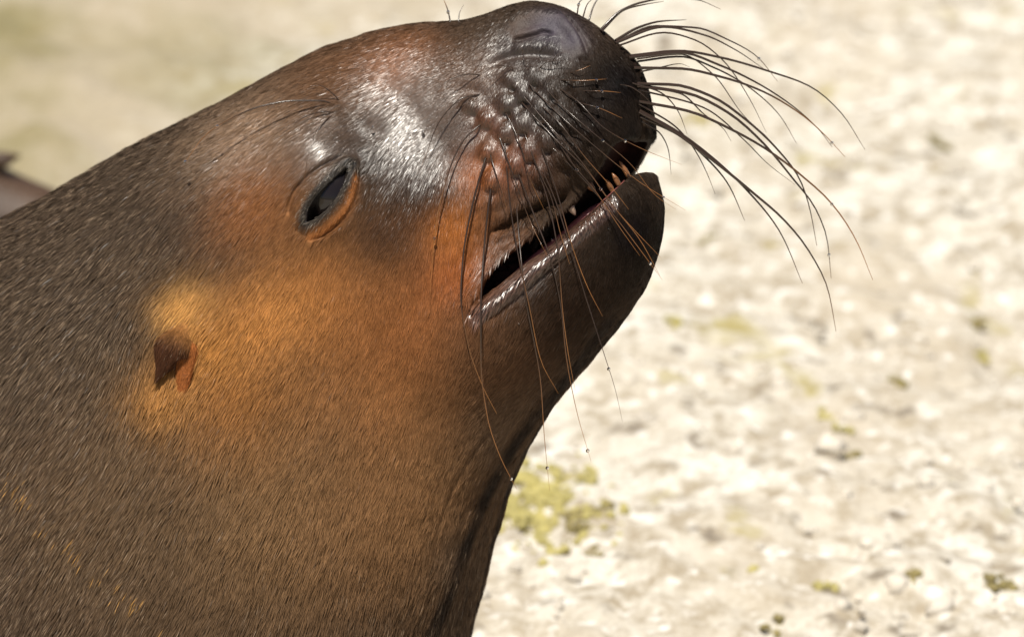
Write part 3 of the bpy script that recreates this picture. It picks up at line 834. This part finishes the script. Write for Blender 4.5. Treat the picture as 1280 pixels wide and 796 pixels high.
# ------------------------------------------------------------------ whiskers
def whisker(px, r=1.5, dz=0, root=None, amber=.6, name='whisker', drops=(), flat=False, rootdz=0):
    px = np.array(px, float); n = 26
    for _ in range(14):              # the root sits in the skin
        if SURF(hit([px[0]], SURF))[0] < 1.5: break
        v = np.array([700., 115.]) - px[0]; px[0] += 3 * v / np.linalg.norm(v)
    s = resample(px, n); P0 = hit([px[0]], SURF)[0]
    u = np.linspace(0, 1, n); depth = P0[2] + rootdz + dz * u ** .8
    if dz <= 0:     # keep in front of the skin
        H = hit(s, SURF); on = SURF(H) < 2; depth = np.where(on & (u > .06), np.minimum(depth, H[:, 2] - 2 - 9 * np.minimum(u * 3, 1)), depth)
        depth = np.convolve(np.pad(depth, 2, 'edge'), np.ones(5) / 5, 'valid')
        depth[0] = P0[2] + 2
    P = at_depth(s, depth)
    rad = r * (1 - u ** 1.6 * .86)
    V, F = tube(P, rad, 6)
    dk = np.array([.040, .024, .016]); am = np.array([.33, .14, .04])
    w = np.clip((u - (1 - amber)) / .4, 0, 1)[:, None] * .85
    c = np.repeat((dk * (1 - w) + am * w), 6, 0)
    o = part(name, V, F, WHISK, cols=c)
    for t in drops:
        k = int(t * (n - 1)); V2, F2 = sphere(2.3 if t < .98 else 2.6, 10, 8); part('water_drop', P[k] + V2 - np.array([0, .8, 0]), F2, WATER, o)
    return o
SURF = lambda P: base_raw(P, False)

NEAR = [   # hanging from the near side of the muzzle
    ([(607, 198), (592, 250), (579, 320), (576, 370), (585, 430), (603, 482), (621, 517)], 2.0, -40, .45, ()),
    ([(614, 232), (606, 300), (601, 390), (601, 450), (609, 520), (625, 570), (646, 611)], 2.0, -45, .5, (.97,)),
    ([(631, 180), (637, 250), (648, 320), (662, 385), (676, 450), (698, 492)], 1.5, -50, .55, ()),
    ([(645, 250), (650, 310), (658, 380), (668, 430), (676, 480), (680, 540), (687, 613)], 1.5, -45, .5, (.95,)),
    ([(646, 212), (668, 270), (690, 330), (702, 390), (707, 440), (720, 510), (739, 577)], 1.5, -50, .5, (.99,)),
    ([(664, 190), (686, 255), (698, 320), (703, 385), (710, 440), (719, 488)], 1.5, -45, .55, ()),
    ([(671, 168), (696, 240), (716, 310), (735, 360), (753, 395)], 1.5, -40, .6, ()),
    ([(672, 200), (694, 250), (716, 320), (738, 390), (756, 445), (770, 490), (778, 527)], 1.4, -50, .1, (.8,)),
    ([(650, 93), (690, 135), (740, 180), (800, 228), (857, 263)], 1.4, -35, .5, (.88,)),
    ([(686, 180), (730, 225), (768, 270), (800, 312), (828, 350)], 1.4, -35, .5, (.9,)),
    ([(640, 104), (680, 150), (725, 200), (770, 262), (826, 322)], 1.5, -45, .55, (.6,)),
    ([(652, 128), (690, 170), (735, 215), (770, 262), (800, 300), (825, 345)], 1.6, -45, .5, ()),
    ([(690, 105), (720, 125), (755, 160), (800, 185), (852, 206)], 1.2, -25, .5, (.62,)),
    ([(668, 95), (700, 130), (740, 165), (788, 205), (820, 245), (845, 262)], 1.2, -30, .5, (.5,)),
    ([(660, 118), (700, 155), (730, 195), (765, 235), (786, 262)], 1.4, -40, .55, ()),
    ([(694, 100), (725, 101), (758, 99)], 1.2, -12, .7, (.8,)), ([(726, 114), (750, 114), (776, 116)], 1.1, -10, .7, (.55,)), ([(716, 127), (745, 134), (778, 148)], 1.1, -12, .6, (.5,)),
    ([(710, 92), (724, 88), (738, 82)], 1.0, -8, .7, ()),
    ([(632, 140), (650, 180), (662, 222), (680, 262)], 1.3, -30, .4, ()), ([(612, 190), (622, 225), (634, 262)], 1.2, -20, .3, ()),
    ([(601, 94), (586, 93), (566, 98), (546, 112)], 1.1, -12, .0, ()), ([(601, 118), (580, 122), (560, 138), (544, 162), (534, 190), (527, 207)], 1.4, -18, .25, ()),
    ([(602, 155), (584, 170), (568, 196), (556, 232), (547, 270), (542, 310), (537, 372)], 1.5, -30, .7, (.68,)),
    ([(646, 96), (638, 84), (620, 82), (606, 90)], 1.0, -10, .1, ()), ([(672, 88), (684, 78), (702, 76), (715, 78)], 1.0, -10, .1, ()), ([(674, 66), (680, 60), (690, 56)], .8, -6, .0, ()),
    ([(653, 62), (654, 74), (668, 80)], .8, -6, .0, ()), ([(690, 78), (698, 68), (708, 64)], .8, -6, .0, ()),
    ([(684, 152), (712, 200), (745, 240), (775, 285), (800, 320)], 1.3, -35, .5, ()), ([(700, 175), (716, 205), (742, 236), (760, 262)], 1.2, -25, .4, (.4,)),
    ([(655, 165), (672, 210), (690, 250), (700, 290), (712, 330)], 1.4, -35, .45, ()), ([(622, 165), (640, 215), (662, 275), (684, 320)], 1.2, -30, .4, ()),
]
BROW = [([(421, 131), (400, 126), (370, 126), (330, 132), (289, 148), (256, 170), (232, 202)], 1.2, -8, .45, (.72, 1.0)), ([(424, 126), (412, 114), (399, 107), (386, 108)], .8, -5, .0, ()),
        ([(422, 140), (404, 140), (382, 146), (362, 158)], .9, -5, .1, ()), ([(421, 140), (408, 150), (394, 170), (384, 200), (380, 228)], .8, -6, .3, ())]
FAR = [    # spreading from the far side and the front of the muzzle
    ([(757, 28), (776, 14), (800, 4), (836, -2), (870, 0), (901, 12)], 1.7, 40, .1, ()), ([(760, 27), (782, 12), (806, 6), (830, 2)], 1.7, 40, .1, ()),
    ([(738, 22), (742, 8), (750, -4), (770, -14)], 1.2, 20, .1, ()), ([(730, 18), (734, 6), (744, -4)], 1.0, 20, .1, ()), ([(722, 16), (724, 4), (738, -6)], 1.0, 20, .1, (.4,)),
    ([(776, 45), (800, 34), (826, 27), (858, 25)], 2.1, 30, .0, ()), ([(778, 46), (820, 33), (870, 35), (910, 50), (945, 70), (972, 102)], 1.7, 60, .2, (.85,)),
    ([(778, 46), (830, 34), (880, 44), (920, 63), (957, 88)], 1.9, 50, .1, ()), ([(785, 48), (830, 41), (868, 50), (902, 74), (936, 122), (958, 166)], 1.3, 50, .1, ()),
    ([(788, 70), (850, 64), (900, 72), (960, 89), (1012, 108), (1052, 142), (1081, 187)], 1.9, 70, .1, ()), ([(786, 72), (850, 66), (900, 82), (950, 106), (1000, 140), (1026, 165), (1040, 184)], 1.9, 60, .1, ()),
    ([(792, 85), (850, 86), (900, 96), (950, 113), (1000, 142), (1030, 168), (1056, 196)], 2.0, 60, .45, (.93,)), ([(800, 76), (850, 71), (895, 86), (940, 112), (975, 145), (996, 180)], 1.5, 60, .1, ()),
    ([(796, 105), (840, 106), (890, 121), (930, 148), (970, 185), (1000, 225), (1012, 260), (1021, 307)], 2.1, 60, .1, ()), ([(797, 107), (860, 117), (910, 141), (950, 175), (990, 222), (1020, 262), (1034, 300), (1039, 348)], 2.1, 70, .1, (.93,)),
    ([(798, 127), (860, 139), (920, 165), (960, 188), (1000, 218), (1040, 255), (1070, 300), (1091, 350)], 2.0, 70, .55, (.72,)), ([(798, 140), (840, 163), (880, 192), (940, 240), (980, 275), (1010, 312), (1035, 362), (1045, 414)], 2.2, 70, .2, ()),
    ([(799, 138), (850, 167), (890, 197), (930, 234), (975, 290), (1003, 354)], 2.0, 60, .1, ()), ([(800, 146), (850, 170), (880, 195), (910, 230), (931, 276)], 1.9, 50, .1, ()),
    ([(796, 108), (850, 117), (880, 143), (905, 162), (914, 177)], 1.4, 30, .1, ()), ([(790, 104), (826, 116), (848, 140), (859, 168)], 1.2, 30, .1, ()), ([(802, 152), (826, 168), (836, 190), (839, 218)], 1.0, 30, .0, ()),
    ([(798, 130), (846, 160), (870, 190), (886, 222), (894, 243)], 1.3, 40, .1, (.5,)), ([(797, 112), (880, 135), (930, 175), (960, 205), (994, 231)], 1.3, 50, .1, ()), ([(796, 74), (850, 68), (890, 92), (930, 145), (960, 172)], 1.1, 40, .1, ()),
    ([(800, 90), (820, 86), (850, 80), (862, 84)], 1.2, 30, .0, ()), ([(775, 106), (786, 108), (800, 116), (820, 136)], 1.0, 20, .0, ()),
    ([(563, 28), (560, 14), (553, -4)], 1.0, 10, .5, (.4,)), ([(573, 29), (574, 18), (580, 6)], .8, 10, .0, ()),
]
for pxs, r, dz, am, dr in NEAR: whisker(pxs, r * .68, dz, amber=am, drops=dr)
for pxs, r, dz, am, dr in BROW: whisker(pxs, r, dz, amber=am, drops=dr, name='brow_whisker')
for pxs, r, dz, am, dr in FAR: whisker(pxs, r, dz, amber=am, drops=dr)
for px, r in (((529, 166), 2.2), ((466, 160), 2.0), ((588, 344), 2.0), ((690, 300), 1.4), ((648, 404), 1.4), ((312, 356), 2.0), ((760, 286), 1.2)):
    V, F = sphere(r, 10, 8, (1, 1.3, .8)); part('water_drop', hit([px])[0] + V - np.array([0, 0, .8]), F, WATER)

# ------------------------------------------------------------------ the second sea lion, lying on the rock behind the first
D2 = 1900.
chain = [(gpt(-790, D2, 92), 88), (gpt(-950, D2 + 20, 122), 114), (gpt(-1250, D2 + 60, 215), 205), (gpt(-1900, D2 + 160, 320), 310), (gpt(-2500, D2 + 200, 330), 300),
         (gpt(-2950, D2 + 180, 430), 190), (gpt(-3200, D2 + 160, 560), 135), (gpt(-3330, D2 + 150, 590), 100), (gpt(-3440, D2 + 145, 590), 62)]
def second(P):
    f = None
    for (A, ra), (B_, rb) in zip(chain[:-1], chain[1:]):
        g = capsule(P, A, B_, ra, rb); f = g if f is None else smin(f, g, 40)
    tipv = at_depth([(15, 197)], [D2 - 40])[0]; knee = gpt(-1010, D2 - 60, 215)
    f = smin(f, capsule(P, gpt(-1020, D2 - 20, 150), knee, 55, 40), 40)
    f = smin(f, capsule(P, knee, tipv, 44, 17, (GN, 1.6)), 16)
    for s in (-1, 1):
        f = smin(f, capsule(P, gpt(-840, D2 + 30 * s, 60), gpt(-690, D2 + 95 * s, 22), 48, 62, (GN, 2.8)), 40)
        f = smin(f, capsule(P, gpt(-2450, D2 + 190 + 200 * s, 200), gpt(-2500, D2 + 190 + 420 * s, 40), 110, 80, (GN, 1.4)), 60)
        f = smin(f, capsule(P, gpt(-2500, D2 + 190 + 420 * s, 40), gpt(-2150, D2 + 190 + 520 * s, 24), 80, 40, (GN, 3)), 40)
    return f
ax2 = (np.arange(-3600, -560, 14.), np.arange(-100, 1250, 14.), np.arange(1150, 2750, 14.))
v2, f2 = surface_nets(second, ax2, second)
lion2 = bpy.data.objects.new('sea_lion', None); col.objects.link(lion2)
b2w = to_world(gpt(-1900, D2 + 160, 0)[None])[0]; lion2.location = b2w
tag(lion2, 'blurred sea lion lying on the rock, its wet rump showing past the first one\'s nape', 'sea lion')
hn = vnoise(v2, 1 / 60., 3)[:, None]
c2 = np.where(above_ground(v2)[:, None] + 30 * hn > 130, np.array([.075, .042, .024]), np.array([.05, .04, .042])) * (1 + .2 * hn)
mesh_obj('body', to_world(v2) - b2w, f2, SKIN, lion2, cols=c2, rough=np.full(len(v2), .47))

# ------------------------------------------------------------------ moss, stones and grit on the ground
def ground_hit(px):
    o, d = ray([px]); d = d[0]
    ts = np.linspace(5600, 14000, 4000); P = to_world(o + d * ts[:, None])
    g = P[:, 2] - ground_z(P[:, 0], P[:, 1]); k = int(np.argmax(g < 0)); return P[k]
def surface_z(x, y):
    i = np.clip(np.searchsorted(gx, x) - 1, 0, nx - 2); j = np.clip(np.searchsorted(gy, y) - 1, 0, ny - 2)
    return GP[ii[i, j], 2]
def tuft_mesh(name, centre, rx, ry, n, size, mat, seed, **tags):
    g = np.random.default_rng(seed)
    V0, F0 = sphere(1, 7, 5); V, F = [], []
    hubs = g.normal(0, .45, (max(2, n // 30), 2))
    for k in range(n):
        h = hubs[g.integers(len(hubs))] + g.normal(0, .22, 2)
        x, y = centre[0] + h[0] * rx, centre[1] + h[1] * ry
        s = size * g.uniform(.4, 1.3) * np.array([1, 1, g.uniform(.5, 1.1)])
        F.append(F0 + len(V) * len(V0)); V.append(V0 * s * (1 + .2 * g.normal(size=(len(V0), 1))) + np.array([x, y, float(surface_z(x, y)) + s[2] * .25]))
    V = np.concatenate(V); org = np.array([centre[0], centre[1], float(surface_z(centre[0], centre[1]))])
    o = mesh_obj(name, V - org, np.concatenate(F), mat); o.location = org
    return tag(o, **tags)
MOSS = plain('moss', (0.40, 0.35, 0.13), 0.8, nscale=60); DARKMOSS = plain('dark_moss', (0.23, 0.19, 0.075), 0.8, nscale=60)
tuft_mesh('moss_patch', ground_hit((672, 640)),   .040, .075, 480, .0032, MOSS, 1, label='large yellow-green moss patch on the pale ground beside the throat', cat='moss')
tuft_mesh('moss_patch', ground_hit((722, 668)), .016, .016, 120, .0032, DARKMOSS, 2, label='olive moss patch on the pale ground adjoining the large yellow-green one', cat='moss')
for k, (p, r, n) in enumerate([((851, 430), .008, 26), ((1118, 497), .007, 30), ((1064, 590), .008, 26), ((1022, 534), .016, 46), ((1136, 738), .009, 30), ((1256, 738), .012, 40), ((1030, 745), .010, 30), ((965, 788), .010, 30),
                               ((1221, 402), .005, 14), ((1230, 435), .006, 14), ((1173, 181), .010, 22), ((890, 300), .008, 16), ((948, 726), .006, 18), ((742, 700), .006, 16)]):
    tuft_mesh('moss_tuft', ground_hit(p), r, r * 1.2, n, .0024, DARKMOSS if k % 3 else MOSS, 10 + k, label='small olive-brown moss tuft dotting the pale open ground' if k % 3 else 'small yellow-green moss tuft dotting the pale open ground', cat='moss', group='small olive-brown moss tufts' if k % 3 else 'small yellow-green moss tufts')
g = np.random.default_rng(5); NG = 9000
gxp = g.uniform(-.45, 1.0, NG); gyp = g.uniform(.02, 1.7, NG); keep = vnoise(np.stack([gxp, gyp, gxp * 0], 1), 9, 8) + g.normal(0, .3, NG) > -.1
keep &= -1.6 * gxp + gyp < 1.15 + g.normal(0, .1, NG)
gxp, gyp = gxp[keep], gyp[keep]; V0, F0 = sphere(1, 5, 4)
sz = g.lognormal(math.log(.0019), .55, len(gxp)); rr = 1 + .3 * g.normal(size=(len(gxp), len(V0), 1))
V = V0[None] * rr * sz[:, None, None] * np.array([1, 1, .8]) + np.stack([gxp, gyp, surface_z(gxp, gyp) + sz * .25], 1)[:, None, :]
F = (F0[None] + np.arange(len(gxp))[:, None, None] * len(V0)).reshape(-1, 4)
GRIT = plain('grit', (0.62, 0.57, 0.49), 0.85, nscale=45)
tag(mesh_obj('grit', V.reshape(-1, 3), F, GRIT), 'pale limestone grit scattered over the ground', 'grit', kind='stuff')
